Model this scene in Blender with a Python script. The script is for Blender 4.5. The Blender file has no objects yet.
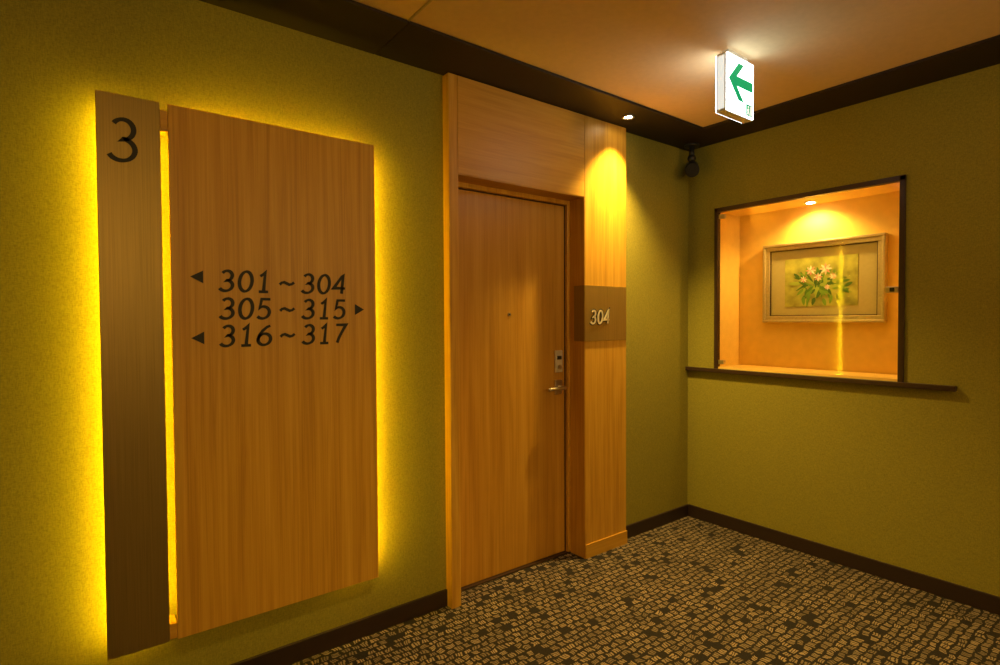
import bpy, bmesh, math, random
from mathutils import Matrix, Vector
random.seed(3)
scene=bpy.context.scene
scene.view_settings.view_transform='Standard'
scene.view_settings.look='None'
YW=2.12; XW=3.159; CZ=2.38; H=1.293
X0=-2.6; Y0=-2.4

# ---------------- material helpers ----------------
def newmat(name):
    m=bpy.data.materials.new(name); m.use_nodes=True
    nt=m.node_tree; nt.nodes.clear()
    out=nt.nodes.new('ShaderNodeOutputMaterial'); b=nt.nodes.new('ShaderNodeBsdfPrincipled')
    nt.links.new(b.outputs[0],out.inputs[0])
    return m,nt,b,out
def N(nt,t,**k):
    n=nt.nodes.new(t)
    for a,v in k.items(): setattr(n,a,v)
    return n
def setin(n,**k):
    for a,v in k.items(): n.inputs[a.replace('_',' ')].default_value=v
def ramp(nt,stops):
    r=N(nt,'ShaderNodeValToRGB'); cr=r.color_ramp
    while len(cr.elements)<len(stops): cr.elements.new(.5)
    for e,(p,c) in zip(cr.elements,stops): e.position=p; e.color=(*c,1)
    return r
def math_(nt,op,a,b=None,c=None):
    n=N(nt,'ShaderNodeMath',operation=op)
    for i,v in enumerate((a,b,c)):
        if v is None: continue
        if isinstance(v,(int,float)): n.inputs[i].default_value=v
        else: nt.links.new(v,n.inputs[i])
    return n.outputs[0]
def plain(name,col,rough=.5,metal=0,noise=.06,scale=60,bump=0.0,sc3=None):
    m,nt,b,o=newmat(name)
    tc=N(nt,'ShaderNodeTexCoord'); nz=N(nt,'ShaderNodeTexNoise'); setin(nz,Scale=scale,Detail=3.0)
    if sc3:
        mp=N(nt,'ShaderNodeMapping'); mp.inputs['Scale'].default_value=sc3
        nt.links.new(tc.outputs['Object'],mp.inputs[0]); nt.links.new(mp.outputs[0],nz.inputs['Vector'])
    else: nt.links.new(tc.outputs['Object'],nz.inputs['Vector'])
    r=ramp(nt,[(.3,tuple(c*(1-noise) for c in col)),(.7,tuple(min(1,c*(1+noise)) for c in col))])
    nt.links.new(nz.outputs[0],r.inputs[0]); nt.links.new(r.outputs[0],b.inputs['Base Color'])
    setin(b,Roughness=rough,Metallic=metal)
    if bump:
        bp=N(nt,'ShaderNodeBump'); setin(bp,Strength=bump,Distance=.002)
        nt.links.new(nz.outputs[0],bp.inputs['Height']); nt.links.new(bp.outputs[0],b.inputs['Normal'])
    return m
def emis(name,col,s):
    m,nt,b,o=newmat(name)
    b.inputs['Base Color'].default_value=(*col,1)
    b.inputs['Emission Color'].default_value=(*col,1); b.inputs['Emission Strength'].default_value=s
    return m
def wood(name,sc,dark,mid,light,rough=.42,seed=0.0):
    m,nt,b,o=newmat(name)
    tc=N(nt,'ShaderNodeTexCoord'); mp=N(nt,'ShaderNodeMapping')
    mp.inputs['Scale'].default_value=sc; mp.inputs['Location'].default_value=(seed,seed*1.7,seed*.3)
    nt.links.new(tc.outputs['Object'],mp.inputs[0])
    n1=N(nt,'ShaderNodeTexNoise'); setin(n1,Scale=1.0,Detail=4.0,Roughness=.6,Distortion=.6)
    nt.links.new(mp.outputs[0],n1.inputs['Vector'])
    mp2=N(nt,'ShaderNodeMapping'); mp2.inputs['Scale'].default_value=tuple(s*(6 if s>5 else 2.5) for s in sc)
    nt.links.new(tc.outputs['Object'],mp2.inputs[0])
    n2=N(nt,'ShaderNodeTexNoise'); setin(n2,Scale=1.0,Detail=2.0)
    nt.links.new(mp2.outputs[0],n2.inputs['Vector'])
    mix=math_(nt,'ADD',math_(nt,'MULTIPLY',n1.outputs[0],.68),math_(nt,'MULTIPLY',n2.outputs[0],.32))
    r=ramp(nt,[(.34,dark),(.5,mid),(.66,light)])
    nt.links.new(mix,r.inputs[0]); nt.links.new(r.outputs[0],b.inputs['Base Color'])
    setin(b,Roughness=rough)
    bp=N(nt,'ShaderNodeBump'); setin(bp,Strength=.15,Distance=.0008)
    nt.links.new(n2.outputs[0],bp.inputs['Height']); nt.links.new(bp.outputs[0],b.inputs['Normal'])
    return m
def fabric(name,col):
    m,nt,b,o=newmat(name)
    tc=N(nt,'ShaderNodeTexCoord')
    outs=[]
    for sc in ((90,90,420),(420,420,90)):
        mp=N(nt,'ShaderNodeMapping'); mp.inputs['Scale'].default_value=sc
        nt.links.new(tc.outputs['Object'],mp.inputs[0])
        n=N(nt,'ShaderNodeTexNoise'); setin(n,Scale=1.0,Detail=2.0); nt.links.new(mp.outputs[0],n.inputs['Vector'])
        outs.append(n.outputs[0])
    a=math_(nt,'MULTIPLY',math_(nt,'ADD',outs[0],outs[1]),.5)
    r=ramp(nt,[(.36,tuple(c*.78 for c in col)),(.64,tuple(min(1,c*1.2) for c in col))])
    nt.links.new(a,r.inputs[0]); nt.links.new(r.outputs[0],b.inputs['Base Color'])
    setin(b,Roughness=.85)
    bp=N(nt,'ShaderNodeBump'); setin(bp,Strength=.35,Distance=.0012)
    nt.links.new(a,bp.inputs['Height']); nt.links.new(bp.outputs[0],b.inputs['Normal'])
    return m
def carpet(name):
    m,nt,b,o=newmat(name)
    tc=N(nt,'ShaderNodeTexCoord')
    nz=N(nt,'ShaderNodeTexNoise'); setin(nz,Scale=22.0,Detail=2.0)
    nt.links.new(tc.outputs['Object'],nz.inputs['Vector'])
    add=N(nt,'ShaderNodeVectorMath',operation='MULTIPLY_ADD')
    nt.links.new(nz.outputs['Color'],add.inputs[0]); add.inputs[1].default_value=(.036,.036,0); nt.links.new(tc.outputs['Object'],add.inputs[2])
    mp=N(nt,'ShaderNodeMapping'); mp.inputs['Scale'].default_value=(25,31,1); nt.links.new(add.outputs[0],mp.inputs[0])
    sp=N(nt,'ShaderNodeSeparateXYZ'); nt.links.new(mp.outputs[0],sp.inputs[0])
    fy0=math_(nt,'FLOOR',sp.outputs[1])
    odd=math_(nt,'MULTIPLY',math_(nt,'MODULO',math_(nt,'ABSOLUTE',fy0),2.0),.5)
    xs=math_(nt,'ADD',sp.outputs[0],odd)
    fx=math_(nt,'FRACT',xs); fy=math_(nt,'FRACT',sp.outputs[1])
    cb=N(nt,'ShaderNodeCombineXYZ'); nt.links.new(math_(nt,'FLOOR',xs),cb.inputs[0]); nt.links.new(fy0,cb.inputs[1])
    wn=N(nt,'ShaderNodeTexWhiteNoise',noise_dimensions='3D'); nt.links.new(cb.outputs[0],wn.inputs['Vector'])
    wc=N(nt,'ShaderNodeSeparateColor'); nt.links.new(wn.outputs['Color'],wc.inputs[0])
    sel=math_(nt,'GREATER_THAN',wc.outputs[0],.3)
    def mixv(a,c):
        return math_(nt,'ADD',math_(nt,'MULTIPLY',a,sel),math_(nt,'MULTIPLY',c,math_(nt,'SUBTRACT',1.0,sel)))
    s=mixv(fx,fy); t=mixv(fy,fx)
    s2=math_(nt,'MULTIPLY_ADD',s,1.24,-.12)
    st=math_(nt,'ABSOLUTE',math_(nt,'SUBTRACT',math_(nt,'FRACT',math_(nt,'MULTIPLY',s2,3.0)),.5))
    stripe=math_(nt,'MINIMUM',1.0,math_(nt,'MULTIPLY',math_(nt,'MAXIMUM',math_(nt,'SUBTRACT',.40,st),0.0),6.0))
    ins=math_(nt,'LESS_THAN',math_(nt,'ABSOLUTE',math_(nt,'SUBTRACT',s,.5)),.40)
    tt=math_(nt,'ABSOLUTE',math_(nt,'SUBTRACT',t,.5))
    end=math_(nt,'LESS_THAN',tt,.34)
    on=math_(nt,'GREATER_THAN',wc.outputs[1],.07)
    br=math_(nt,'MULTIPLY_ADD',wc.outputs[2],.55,.45)
    fac=math_(nt,'MULTIPLY',math_(nt,'MULTIPLY',math_(nt,'MULTIPLY',stripe,ins),end),math_(nt,'MULTIPLY',on,br))
    fac=math_(nt,'MAXIMUM',fac,0.0)
    r=ramp(nt,[(0,(.012,.008,.009)),(1,(.43,.32,.21))])
    nt.links.new(fac,r.inputs[0])
    n3=N(nt,'ShaderNodeTexNoise'); setin(n3,Scale=500.0,Detail=1.0); nt.links.new(tc.outputs['Object'],n3.inputs['Vector'])
    mx=N(nt,'ShaderNodeMixRGB',blend_type='MULTIPLY'); mx.inputs[0].default_value=.6
    r2=ramp(nt,[(.3,(.5,.5,.5)),(.7,(1,1,1))]); nt.links.new(n3.outputs[0],r2.inputs[0])
    nt.links.new(r.outputs[0],mx.inputs[1]); nt.links.new(r2.outputs[0],mx.inputs[2])
    nt.links.new(mx.outputs[0],b.inputs['Base Color']); setin(b,Roughness=.95)
    bp=N(nt,'ShaderNodeBump'); setin(bp,Strength=.6,Distance=.004)
    h=math_(nt,'ADD',fac,n3.outputs[0]); nt.links.new(h,bp.inputs['Height']); nt.links.new(bp.outputs[0],b.inputs['Normal'])
    return m

M_wall=fabric('olive_fabric_wallpaper',(.285,.252,.030))
M_ceil=plain('ceiling_paint',(.82,.62,.34),.8,0,.03,40,.1)
M_band=plain('dark_ceiling_border',(.016,.009,.007),.6)
M_base=plain('dark_baseboard',(.030,.016,.012),.45)
M_carpet=carpet('patterned_carpet')
D,Mi,L=(.50,.245,.024),(.63,.34,.038),(.73,.43,.064)
M_woodV=wood('oak_vertical',(30,30,1.3),D,Mi,L)
M_woodV2=wood('oak_door',(22,22,.9),(.43,.20,.018),(.55,.28,.030),(.63,.345,.048),seed=4.0)
M_woodH=wood('oak_horizontal',(1.3,22,22),(.54,.275,.028),Mi,(.69,.39,.052),seed=2.0)
M_woodS=wood('oak_sign',(38,38,1.0),(.50,.25,.024),(.64,.35,.036),(.73,.43,.056),seed=7.0)
M_bronze=plain('bronze_plate',(.34,.245,.075),.42,.7,.12,1,0,(260,260,3))
M_dark=plain('dark_bronze_frame',(.05,.026,.018),.4,.2)
M_ink=plain('black_lettering',(.006,.005,.005),.55)
M_steel=plain('brushed_steel',(.62,.56,.46),.3,.95)
M_num=plain('satin_number',(.70,.64,.5),.5,.3)
M_white=plain('white_plastic',(.8,.8,.78),.4)
M_blackp=plain('black_plastic',(.02,.02,.022),.35)
M_led=emis('led_yellow',(1,.66,.01),66)
M_lamp=emis('lamp_glow',(1,.75,.4),60)
M_exit=emis('exit_sign_face',(.86,.95,1.0),4.5)
M_exitw=emis('exit_white_figure',(.9,.95,.95),.9)
M_green=emis('exit_green',(.0,.38,.15),.75)
M_niche=plain('niche_plaster',(.90,.62,.16),.8,0,.04,20)
M_pframe=plain('champagne_frame',(.60,.50,.30),.38,.55,.1,120,.1)
M_mat=plain('picture_mat',(.52,.46,.21),.8,0,.03)
M_art=plain('painting_ground',(.40,.40,.07),.8,0,.4,14)

# ---------------- mesh helpers ----------------
COL=scene.collection
def link(o,parent=None):
    COL.objects.link(o)
    if parent: o.parent=parent
    return o
def empty(name):
    o=bpy.data.objects.new(name,None); o.empty_display_size=.05; return link(o)
def boxes(name,bs,mat,parent=None,bevel=0):
    bm=bmesh.new()
    for (a,b,c,d,e,f) in bs:
        r=bmesh.ops.create_cube(bm,size=1)
        for v in r['verts']:
            v.co=Vector(((a+b)/2+v.co.x*(b-a),(c+d)/2+v.co.y*(d-c),(e+f)/2+v.co.z*(f-e)))
    me=bpy.data.meshes.new(name); bm.to_mesh(me); bm.free(); me.materials.append(mat)
    o=link(bpy.data.objects.new(name,me),parent)
    if bevel:
        md=o.modifiers.new('b','BEVEL'); md.width=bevel; md.segments=2; md.limit_method='ANGLE'
    return o
def poly(name,pts,mat,parent=None,thick=.0015,axis='Y',pos=0):
    """flat shape: pts=(u,z). axis Y: u=X faces -Y ; axis X: u=Y faces -X"""
    bm=bmesh.new()
    def P(u,z,d): return (u,pos-d,z) if axis=='Y' else (pos-d,u,z)
    vs=[bm.verts.new(P(u,z,thick)) for u,z in pts]; f=bm.faces.new(vs)
    r=bmesh.ops.extrude_face_region(bm,geom=[f])
    off=Vector((0,thick,0)) if axis=='Y' else Vector((thick,0,0))
    bmesh.ops.translate(bm,verts=[v for v in r['geom'] if isinstance(v,bmesh.types.BMVert)],vec=off)
    bmesh.ops.recalc_face_normals(bm,faces=bm.faces)
    me=bpy.data.meshes.new(name); bm.to_mesh(me); bm.free(); me.materials.append(mat)
    return link(bpy.data.objects.new(name,me),parent)
def cyl(name,p0,p1,r,mat,parent=None,r2=None,seg=32,bevel=0):
    p0=Vector(p0);p1=Vector(p1); d=p1-p0
    bm=bmesh.new(); bmesh.ops.create_cone(bm,cap_ends=True,segments=seg,radius1=r,radius2=r if r2 is None else r2,depth=d.length)
    M=Matrix.Translation((p0+p1)/2)@d.to_track_quat('Z','Y').to_matrix().to_4x4()
    bmesh.ops.transform(bm,matrix=M,verts=bm.verts)
    me=bpy.data.meshes.new(name); bm.to_mesh(me); bm.free(); me.materials.append(mat)
    for p in me.polygons: p.use_smooth=len(p.vertices)==4
    o=link(bpy.data.objects.new(name,me),parent)
    if bevel:
        md=o.modifiers.new('b','BEVEL'); md.width=bevel; md.segments=3; md.limit_method='ANGLE'
    return o
def sphere(name,c,r,mat,parent=None,sc=(1,1,1)):
    bm=bmesh.new(); bmesh.ops.create_uvsphere(bm,u_segments=32,v_segments=20,radius=r)
    for v in bm.verts: v.co=Vector((v.co.x*sc[0]+c[0],v.co.y*sc[1]+c[1],v.co.z*sc[2]+c[2]))
    me=bpy.data.meshes.new(name); bm.to_mesh(me); bm.free(); me.materials.append(mat)
    for p in me.polygons: p.use_smooth=True
    return link(bpy.data.objects.new(name,me),parent)

def arc(cx,cy,rx,ry,a0,a1,n=18):
    return [(cx+rx*math.cos(math.radians(a0+(a1-a0)*i/n)),cy+ry*math.sin(math.radians(a0+(a1-a0)*i/n))) for i in range(n+1)]
G={
 '0':[arc(.31,.5,.27,.5,0,360,36)],
 '1':[[(.12,.80),(.22,.87),(.33,1.0),(.33,0)],[(.12,0),(.54,0)]],
 '3':[arc(.29,.755,.22,.245,150,-88,20)+arc(.28,.265,.28,.265,84,-150,22)],
 '4':[[(.46,0),(.46,1.0),(.40,.96),(.02,.30),(.62,.30)]],
 '5':[[(.54,1.0),(.15,1.0),(.11,.56)]+arc(.26,.31,.29,.31,112,-140,24)],
 '6':[[(.52,.99),(.38,.93),(.20,.74),(.07,.5),(.03,.32)]+arc(.31,.29,.28,.29,178,-182,32)],
 '7':[[(.06,1.0),(.58,1.0),(.40,.6),(.26,.25),(.20,0)]],
 '~':[[(.00,.40),(.08,.50),(.20,.53),(.32,.47),(.44,.41),(.56,.44),(.66,.54)]],
}
def lettering(name,s,u0,u1,z0,z1,pos,mat,parent,wt=.085,shear=.12,adv=.84,thick=.002):
    hgt=z1-z0; items=[];x=0
    for ch in s:
        if ch==' ': x+=.24; continue
        items.append((ch,x)); x+=adv
    total=x-(adv-.62); sx=(u1-u0)/(total+shear)
    bm=bmesh.new(); lay=0
    for ch,xo in items:
        for st in G[ch]:
            pts=[Vector(((px+xo+py*shear)*sx,py*hgt)) for px,py in st]
            closed=(pts[0]-pts[-1]).length<1e-5
            n=len(pts); rows=[]
            for i,p in enumerate(pts):
                a=pts[i-1] if i>0 else (pts[-2] if closed else pts[0])
                b=pts[i+1] if i<n-1 else (pts[1] if closed else pts[-1])
                t1=(p-a); t2=(b-p)
                t1=t1.normalized() if t1.length>1e-9 else t2.normalized(); t2=t2.normalized() if t2.length>1e-9 else t1
                t=(t1+t2); t=t.normalized() if t.length>1e-6 else t1
                nn=Vector((-t.y,t.x)); k=1/max(.45,abs(nn.dot(Vector((-t1.y,t1.x)))))
                ang=math.atan2(t.y,t.x)
                w=hgt*wt*(.5+.22*abs(math.sin(ang-.35)))*k
                lay_off=.00002*(lay%7)
                rows.append([bm.verts.new((u0+q.x,pos-dd-lay_off,z0+q.y)) for dd in (thick,0) for q in (p+nn*w,p-nn*w)])
            for A,B in zip(rows,rows[1:]):
                bm.faces.new((A[0],B[0],B[1],A[1])); bm.faces.new((A[2],A[3],B[3],B[2]))
                bm.faces.new((A[0],A[2],B[2],B[0])); bm.faces.new((A[1],B[1],B[3],A[3]))
            for E in (rows[0],rows[-1]): bm.faces.new((E[0],E[1],E[3],E[2]))
            lay+=1
    bmesh.ops.recalc_face_normals(bm,faces=bm.faces)
    me=bpy.data.meshes.new(name); bm.to_mesh(me); bm.free(); me.materials.append(mat)
    return link(bpy.data.objects.new(name,me),parent)

# ---------------- room shell ----------------
boxes('floor',[(X0-.1,XW+.4,Y0-.1,YW+.35,-.1,0)],M_carpet)
boxes('ceiling',[(X0-.1,XW+.4,Y0-.1,YW+.35,CZ+.012,CZ+.1)],M_ceil)
DX0,DX1,DZ=1.348,2.150,1.945
boxes('wall_left',[(X0-.1,DX0-.02,YW,YW+.25,0,CZ+.012),(DX1+.02,XW+.3,YW,YW+.25,0,CZ+.012),(DX0-.02,DX1+.02,YW,YW+.25,DZ+.02,CZ+.012)],M_wall)
NY0,NY1,NZ0,NZ1=.94,1.919,.982,1.965
boxes('wall_right',[(XW,XW+.3,Y0,NY0,0,CZ+.012),(XW,XW+.3,NY1,YW,0,CZ+.012),(XW,XW+.3,NY0,NY1,0,NZ0),(XW,XW+.3,NY0,NY1,NZ1,CZ+.012)],M_wall)
boxes('wall_back',[(X0-.1,XW+.3,Y0-.1,Y0,0,CZ+.012)],M_wall)
boxes('wall_end',[(X0-.1,X0,Y0,YW,0,CZ+.012)],M_wall)
B=.293
boxes('trim_1',[(X0,.976,YW-B,YW,CZ,CZ+.012),(.980,XW,YW-B,YW,CZ,CZ+.012)],M_band)
boxes('trim_2',[(XW-B,XW,Y0,YW-B,CZ,CZ+.012)],M_band)
boxes('trim_3',[(.974,.982,Y0,YW-B,CZ+.009,CZ+.012)],M_pframe)
boxes('baseboard_left',[(X0,1.30,YW-.012,YW,0,.075),(2.484,XW,YW-.012,YW,0,.075)],M_base,None,.002)
boxes('baseboard_right',[(XW-.012,XW,Y0,YW-.012,0,.078)],M_base,None,.002)
boxes('baseboard_back',[(X0,XW-.012,Y0,Y0+.012,0,.075)],M_base)

# ---------------- door + surround ----------------
F=2.07
ds=empty('door_surround')
boxes('jamb_left',[(1.300,1.346,F,YW,0,CZ-.004)],M_woodV,ds,.0015)
boxes('jamb_left_lining',[(1.330,1.350,F+.003,YW+.14,0,DZ)],M_woodV,ds)
boxes('header_panel',[(1.3475,2.148,F,YW,DZ,CZ-.004)],M_woodH,ds,.0015)
boxes('header_soffit',[(1.350,2.146,F+.003,YW+.14,DZ-.004,DZ+.018)],M_woodH,ds)
boxes('pilaster',[(2.150,2.484,F,YW,.0,CZ-.004)],M_woodV,ds,.0015)
boxes('pilaster_lining',[(2.146,2.168,F+.002,YW+.14,0,DZ)],M_woodV,ds)
boxes('pilaster_foot',[(2.148,2.488,F-.006,F,0,.075)],M_woodH,ds,.001)
dr=empty('door_1')
DY=2.20
boxes('leaf',[(1.372,2.121,DY,DY+.04,.008,1.912)],M_woodV2,dr,.002)
boxes('frame',[(1.350,1.368,DY-.02,DY+.05,0,DZ-.004),(2.126,2.146,DY-.02,DY+.05,0,DZ-.004),(1.368,2.126,DY-.02,DY+.05,1.918,DZ-.004)],M_woodV,dr,.0015)
boxes('gasket',[(1.350,2.146,DY+.045,DY+.055,0,DZ),(2.1215,2.1255,DY-.003,DY+.04,0,1.917),(1.368,2.126,DY-.003,DY+.04,1.9125,1.9175)],M_dark,dr)
boxes('threshold',[(1.350,2.146,DY-.02,DY+.05,0,.006)],M_dark,dr)
cyl('peephole',(1.735,DY,1.32),(1.735,DY-.004,1.32),.009,M_steel,dr)
cyl('peephole_lens',(1.735,DY-.004,1.32),(1.735,DY-.005,1.32),.005,M_blackp,dr)
boxes('lock_plate',[(2.045,2.098,DY-.012,DY,1.005,1.125)],M_num,dr,.004)
boxes('lock_card_slot',[(2.056,2.087,DY-.015,DY-.012,1.075,1.095)],M_blackp,dr,.001)
cyl('lock_cylinder',(2.0715,DY-.02,1.035),(2.0715,DY-.012,1.035),.013,M_steel,dr)
boxes('handle_rose_plate',[(2.045,2.098,DY-.01,DY,.885,.965)],M_steel,dr,.004)
cyl('handle_neck',(2.075,DY-.01,.925),(2.075,DY-.055,.925),.010,M_steel,dr)
cyl('handle_lever',(2.082,DY-.052,.925),(1.965,DY-.052,.922),.010,M_steel,dr,r2=.008,bevel=.003)
sphere('handle_end',(1.965,DY-.052,.922),.0085,M_steel,dr)

rp=empty('room_number_plate')
boxes('plate_face',[(2.143,2.480,F-.004,F,1.175,1.475)],M_bronze,rp)
boxes('plate_return',[(2.141,2.1455,F-.004,F+.075,1.175,1.475)],M_bronze,rp)
lettering('number_304_painted_shadow','304',2.185,2.338,1.270,1.340,F-.004,M_ink,rp,wt=.24)  # wider black copy of the digits, painting the shadow around them
lettering('number_304','304',2.185,2.338,1.270,1.340,F-.006,M_num,rp,wt=.12)

# ---------------- directory sign ----------------
sg=empty('floor_directory_sign')
SY=2.05; Z0s,Z1s=.257,1.987
boxes('bronze_strip',[(.048,.213,SY,SY+.014,Z0s,Z1s)],M_bronze,sg,.0015)
boxes('wood_panel',[(.235,.940,SY,SY+.016,Z0s,Z1s)],M_woodS,sg,.0015)
boxes('brackets',[(.214,.234,SY+.004,YW,1.90,1.965),(.214,.234,SY+.004,YW,.262,.31)],M_woodH,sg)
boxes('mounts',[(.12,.15,SY+.014,YW,.6,.64),(.12,.15,SY+.014,YW,1.6,1.64),(.55,.6,SY+.016,YW,.6,.64),(.55,.6,SY+.016,YW,1.6,1.64)],M_dark,sg)
boxes('led_strips',[
 (.074,.082,SY+.016,SY+.022,Z0s+.03,Z1s-.03),
 (.188,.192,SY+.016,SY+.022,Z0s+.08,Z1s-.10),
 (.922,.930,SY+.018,SY+.026,Z0s+.04,Z1s-.04),
 (.27,.90,SY+.018,SY+.024,Z1s-.062,Z1s-.057)],M_led,sg)
lettering('floor_number','3',.0735,.158,1.786,1.912,SY,M_ink,sg,wt=.082,shear=.06)
for i,(s,zc) in enumerate((('301 ~ 304',1.430),('305 ~ 315',1.336),('316 ~ 317',1.243))):
    lettering('rooms_%d'%(i+1),s,.372,.818,zc-.034,zc+.034,SY,M_ink,sg,wt=.12,shear=.10,adv=.80)
for i,z in enumerate((1.440,1.238)):
    poly('arrow_left_%d'%i,[(.289,z),(.327,z+.021),(.327,z-.021)],M_ink,sg,.002,'Y',SY)
poly('arrow_right',[(.889,1.336),(.852,1.357),(.852,1.315)],M_ink,sg,.002,'Y',SY)

# ---------------- display niche ----------------
NX=XW+.25
t=.012
boxes('wall_niche',[(NX,NX+.02,NY0,NY1,NZ0,NZ1),(XW+.002,NX,NY1-t,NY1,NZ0,NZ1),(XW+.002,NX,NY0,NY0+t,NZ0,NZ1),(XW+.002,NX,NY0,NY1,NZ0,NZ0+t),(XW+.002,NX,NY0,NY1,NZ1-t,NZ1)],M_niche)
nc=empty('display_window')
w=.022
boxes('niche_frame',[(XW-.012,XW+.02,NY1-.014,NY1+.008,NZ0,NZ1+.01),(XW-.012,XW+.02,NY0-.01,NY0+.014,NZ0,NZ1+.01),(XW-.012,XW+.02,NY0-.01,NY1+.008,NZ1-w+.008,NZ1+.012)],M_dark,nc,.001)
nl=empty('niche_downlight')
cyl('lamp_ring',(XW+.15,1.43,NZ1-t),(XW+.15,1.43,NZ1-t-.006),.032,M_steel,nl)
cyl('lamp_bulb',(XW+.15,1.43,NZ1-t-.006),(XW+.15,1.43,NZ1-t-.008),.022,M_lamp,nl)
gm,nt,b,out=newmat('glass_pane'); nt.nodes.remove(b)
tr=N(nt,'ShaderNodeBsdfTransparent'); gl=N(nt,'ShaderNodeBsdfGlossy'); gl.inputs['Roughness'].default_value=.06
fr=N(nt,'ShaderNodeFresnel'); fr.inputs[0].default_value=1.7; mx=N(nt,'ShaderNodeMixShader')
nt.links.new(fr.outputs[0],mx.inputs[0]); nt.links.new(tr.outputs[0],mx.inputs[1]); nt.links.new(gl.outputs[0],mx.inputs[2]); nt.links.new(mx.outputs[0],out.inputs[0])
me=bpy.data.meshes.new('niche_glass'); gx=XW+.004
me.from_pydata([(gx,NY0+.01,NZ0+.003),(gx,NY0+.01,NZ1-.01),(gx,NY1-.012,NZ1-.01),(gx,NY1-.012,NZ0+.003)],[],[(0,1,2,3)])
me.materials.append(gm); me.update()
if me.polygons[0].normal.x>0: me.flip_normals()
link(bpy.data.objects.new('niche_glass',me),nc)
boxes('glass_clamps',[(gx-.012,gx+.012,NY1-.055,NY1-.018,NZ1-.055,NZ1-.03),(gx-.012,gx+.012,NY1-.055,NY1-.018,NZ0+.03,NZ0+.055)],M_steel,nc,.002)
boxes('glass_latch',[(gx-.016,gx+.008,NY0+.016,NY0+.07,1.415,1.445)],M_steel,nc,.003)
boxes('glass_latch_keyhole',[(gx-.018,gx-.016,NY0+.03,NY0+.05,1.42,1.44)],M_blackp,nc)
boxes('trim_4',[(XW-.028,XW,.727,YW,.958,.982)],M_dark,None,.002)

# picture
pc=empty('framed_picture')
NXp=NX-.001
PX=NX-.03; py0,py1,pz0,pz1=1.08,1.735,1.268,1.741
def framebars(name,x0,x1,a0,a1,b0,b1,w,mat,bev):
    boxes(name,[(x0,x1,a0,a1,b1-w,b1),(x0,x1,a0,a1,b0,b0+w),(x0,x1,a0,a0+w,b0+w,b1-w),(x0,x1,a1-w,a1,b0+w,b1-w)],mat,pc,bev)
framebars('outer_moulding',PX-.012,NXp,py0,py1,pz0,pz1,.016,M_pframe,.004)
framebars('inner_moulding',PX,NXp,py0+.015,py1-.015,pz0+.015,pz1-.015,.024,M_pframe,.003)
framebars('frame_liner',PX+.006,NXp,py0+.038,py1-.038,pz0+.038,pz1-.038,.006,M_dark,0)
boxes('mat_board',[(PX+.014,NXp,py0+.03,py1-.03,pz0+.03,pz1-.03)],M_mat,pc)
ay0,ay1,az0,az1=1.215,1.608,1.362,1.645
boxes('painting',[(PX+.012,PX+.014,ay0,ay1,az0,az1)],M_art,pc)
greens=[plain('leaf_%d'%i,c,.8) for i,c in enumerate(((.10,.24,.02),(.18,.36,.03),(.38,.50,.06),(.06,.16,.02)))]
pinks=[plain('petal_%d'%i,c,.8) for i,c in enumerate(((.78,.34,.24),(.85,.62,.45),(.92,.84,.66)))]
def leaf(i,cy,cz,l,wd,a,mat,d):
    pts=[]
    for k in range(12):
        s=k/12*2*math.pi; u=math.cos(s)*l; v=math.sin(s)*wd*(1-.3*math.cos(s))
        pts.append((cy+u*math.cos(a)-v*math.sin(a),cz+u*math.sin(a)+v*math.cos(a)))
    poly('leaf_shape_%d'%i,pts,mat,pc,.0003,'X',PX+.012-d)
cy,cz=1.42,1.49
for i in range(100):
    a=random.uniform(0,2*math.pi); r=random.uniform(.02,.125)
    leaf(i,cy+math.cos(a)*r*1.3,cz-.008+math.sin(a)*r*.85,random.uniform(.014,.034),random.uniform(.005,.011),a+random.uniform(-.7,.7),random.choice(greens),.0001+.00002*i)
k=100
for fy,fz,Rr in ((1.38,1.575,.032),(1.46,1.57,.028),(1.42,1.53,.024),(1.34,1.53,.020),(1.50,1.52,.020),(1.37,1.47,.016)):
    for p in range(8):
        a=p*2*math.pi/8; leaf(k,fy+math.cos(a)*Rr*.55,fz+math.sin(a)*Rr*.55,Rr*.5,Rr*.18,a,pinks[k%3],.0023+.00002*(k-100)); k+=1

# ---------------- exit sign ----------------
ex=empty('exit_sign')
ex0,ex1,ey0,ey1,ez0,ez1=2.09,2.300,1.226,1.279,2.135,2.372
boxes('housing',[(ex0,ex1,ey0+.006,ey1-.006,ez0,ez1)],M_white,ex,.003)
boxes('ceiling_mount',[(ex0+.03,ex1-.03,ey0+.012,ey1-.012,ez1,CZ+.012)],M_white,ex)
boxes('lit_face_front',[(ex0+.003,ex1-.003,ey0,ey0+.006,ez0+.003,ez1-.003)],M_exit,ex,.002)
boxes('lit_face_back',[(ex0+.003,ex1-.003,ey1-.006,ey1,ez0+.003,ez1-.003)],M_exit,ex,.002)
M_exs=emis('exit_sign_side',(.86,.93,.9),.75)
boxes('lit_side',[(ex0-.002,ex0,ey0+.012,ey1-.012,ez0+.012,ez1-.012),(ex1,ex1+.002,ey0+.012,ey1-.012,ez0+.012,ez1-.012)],M_exs,ex)
az=2.268
poly('arrow',[(2.102,az),(2.176,az+.076),(2.218,az+.076),(2.163,az+.020),(2.288,az+.020),(2.288,az-.020),(2.163,az-.020),(2.218,az-.076),(2.176,az-.076)],M_green,ex,.001,'Y',ey0)
mx0,mz0=2.236,2.145
def S(pts): return [(mx0+a*.052,mz0+b*.048) for a,b in pts]
poly('pictogram_ground',S([(0,0),(0,1),(1,1),(1,0)]),M_green,ex,.001,'Y',ey0)
poly('pictogram_door',S([(.62,.08),(.62,.9),(.9,.9),(.9,.08)]),M_exitw,ex,.0006,'Y',ey0-.001)
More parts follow.
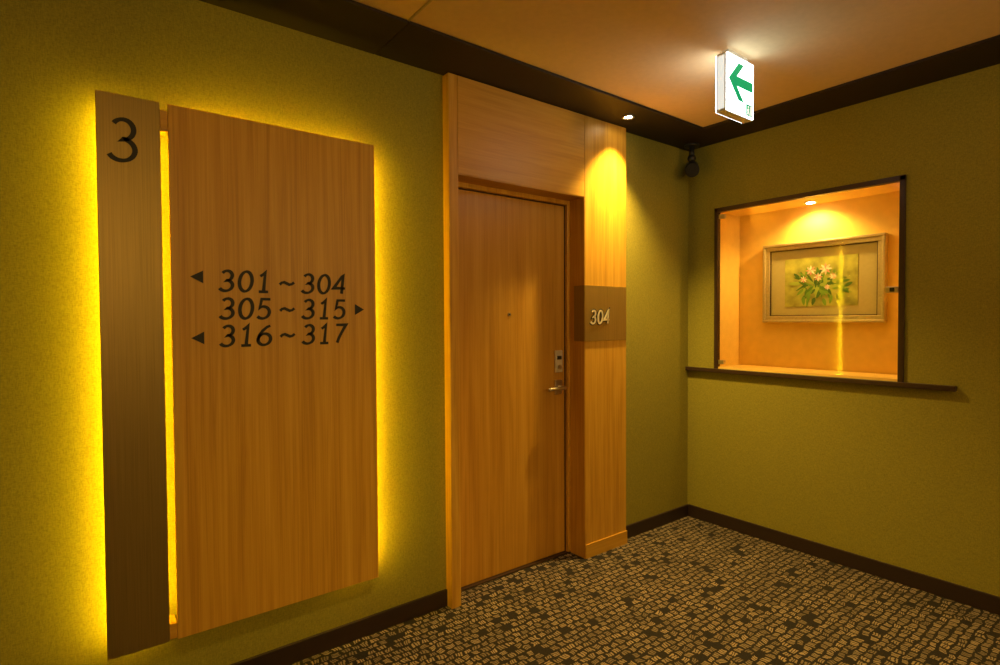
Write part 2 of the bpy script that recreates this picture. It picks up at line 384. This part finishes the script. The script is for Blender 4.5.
poly('pictogram_body',S([(.22,.62),(.44,.62),(.42,.36),(.55,.1),(.42,.06),(.32,.27),(.14,.05),(.06,.12),(.22,.36),(.1,.42),(.1,.5)]),M_exitw,ex,.0009,'Y',ey0-.001)
poly('pictogram_head',S([(.32+.1*math.cos(i*.6283),.78+.1*math.sin(i*.6283)) for i in range(10)]),M_exitw,ex,.0009,'Y',ey0-.001)

# ---------------- security camera ----------------
cc=empty('security_camera')
cyl('mount_plate',(3.06,2.03,CZ),(3.06,2.03,CZ-.015),.045,M_blackp,cc,bevel=.003)
cyl('stem',(3.06,2.03,CZ-.015),(3.06,2.03,2.30),.016,M_blackp,cc)
sphere('joint',(3.06,2.03,2.295),.026,M_blackp,cc)
d=Vector((-.75,-.55,-.42)).normalized(); c0=Vector((3.072,2.038,2.235))
cyl('body',c0-d*.04,c0+d*.075,.040,M_blackp,cc,bevel=.006)
cyl('lens_bezel',c0+d*.075,c0+d*.080,.030,M_steel,cc)
cyl('lens',c0+d*.080,c0+d*.084,.024,M_ink,cc)
cyl('sun_hood',c0-d*.02+Vector((0,0,.005)),c0+d*.09+Vector((0,0,.005)),.0415,M_blackp,cc)

# ---------------- lamps ----------------
def spot(name,loc,energy,col,ang,blend,r=.03,target=None):
    l=bpy.data.lights.new(name,'SPOT'); l.energy=energy; l.color=col; l.spot_size=math.radians(ang); l.spot_blend=blend; l.shadow_soft_size=r
    o=bpy.data.objects.new(name,l); o.location=loc; COL.objects.link(o)
    if target: o.rotation_euler=(Vector(target)-Vector(loc)).to_track_quat('-Z','Y').to_euler()
    return o
def downlight(x,y,energy,col,ang=110,blend=.7,r=.03,z=CZ,target=None,rr=.042):
    p=empty('recessed_downlight')
    bm=bmesh.new()
    prof=[(rr,z),(rr,z-.005),(rr*.8,z-.006),(rr*.68,z-.001)]
    seg=32; rows=[[bm.verts.new((x+a*math.cos(2*math.pi*i/seg),y+a*math.sin(2*math.pi*i/seg),zz)) for i in range(seg)] for a,zz in prof]
    for A,Bq in zip(rows,rows[1:]):
        for i in range(seg): bm.faces.new((A[i],A[(i+1)%seg],Bq[(i+1)%seg],Bq[i]))
    bmesh.ops.recalc_face_normals(bm,faces=bm.faces)
    me=bpy.data.meshes.new('trim_ring'); bm.to_mesh(me); bm.free(); me.materials.append(M_steel)
    link(bpy.data.objects.new('trim_ring',me),p)
    cyl('bulb',(x,y,z),(x,y,z-.0015),rr*.6,M_lamp,p)
    o=spot('downlight_beam',(x,y,z-.012),energy,col,ang,blend,r,target or (x,y,0)); o.parent=p
WARM=(1,.65,.15)
downlight(2.364,1.955,210,WARM,100,1.0,.02,rr=.034,target=(2.40,1.62,0))
downlight(.85,.45,118,WARM,122,1.0,.04,z=CZ+.012)
downlight(1.6,-.3,42,WARM,120,1.0,.04,z=CZ+.012)  # unseen fixture, added as general fill for the corridor
spot('niche_beam',(XW+.15,1.43,NZ1-t-.012),22,(1,.63,.14),150,.7,.012,(XW+.2,1.43,1.0)).parent=nl

for x in (-.2,2.2):  # invented sconces on the unseen back wall, added to brighten the ceiling
    ws=empty('added_fill_sconce')
    boxes('backplate',[(x-.05,x+.05,Y0,Y0+.015,1.6,1.85)],M_dark,ws,.003)
    cyl('shade',(x,Y0+.09,1.58),(x,Y0+.09,1.86),.06,M_white,ws,r2=.07)
    boxes('arm',[(x-.01,x+.01,Y0+.015,Y0+.05,1.7,1.72)],M_dark,ws)
    sp=spot('ceiling_fill',(x,Y0+.12,1.88),95,(1,.62,.19),165,.6,.05,(x,Y0+.7,2.4)); sp.parent=ws

w_=bpy.data.worlds.new('world'); scene.world=w_; w_.use_nodes=True
w_.node_tree.nodes['Background'].inputs[0].default_value=(.3,.2,.08,1); w_.node_tree.nodes['Background'].inputs[1].default_value=.05

# ---------------- camera ----------------
cam=bpy.data.cameras.new('camera'); cam.sensor_width=36; cam.lens=19.84; cam.clip_start=.02
co=bpy.data.objects.new('camera',cam); COL.objects.link(co)
R=Matrix.Rotation(math.radians(-37.3),4,'Z')@Matrix.Rotation(math.radians(90-1.32),4,'X')@Matrix.Rotation(math.radians(-.3),4,'Z')
co.matrix_world=Matrix.Translation((0,0,H))@R
scene.camera=co
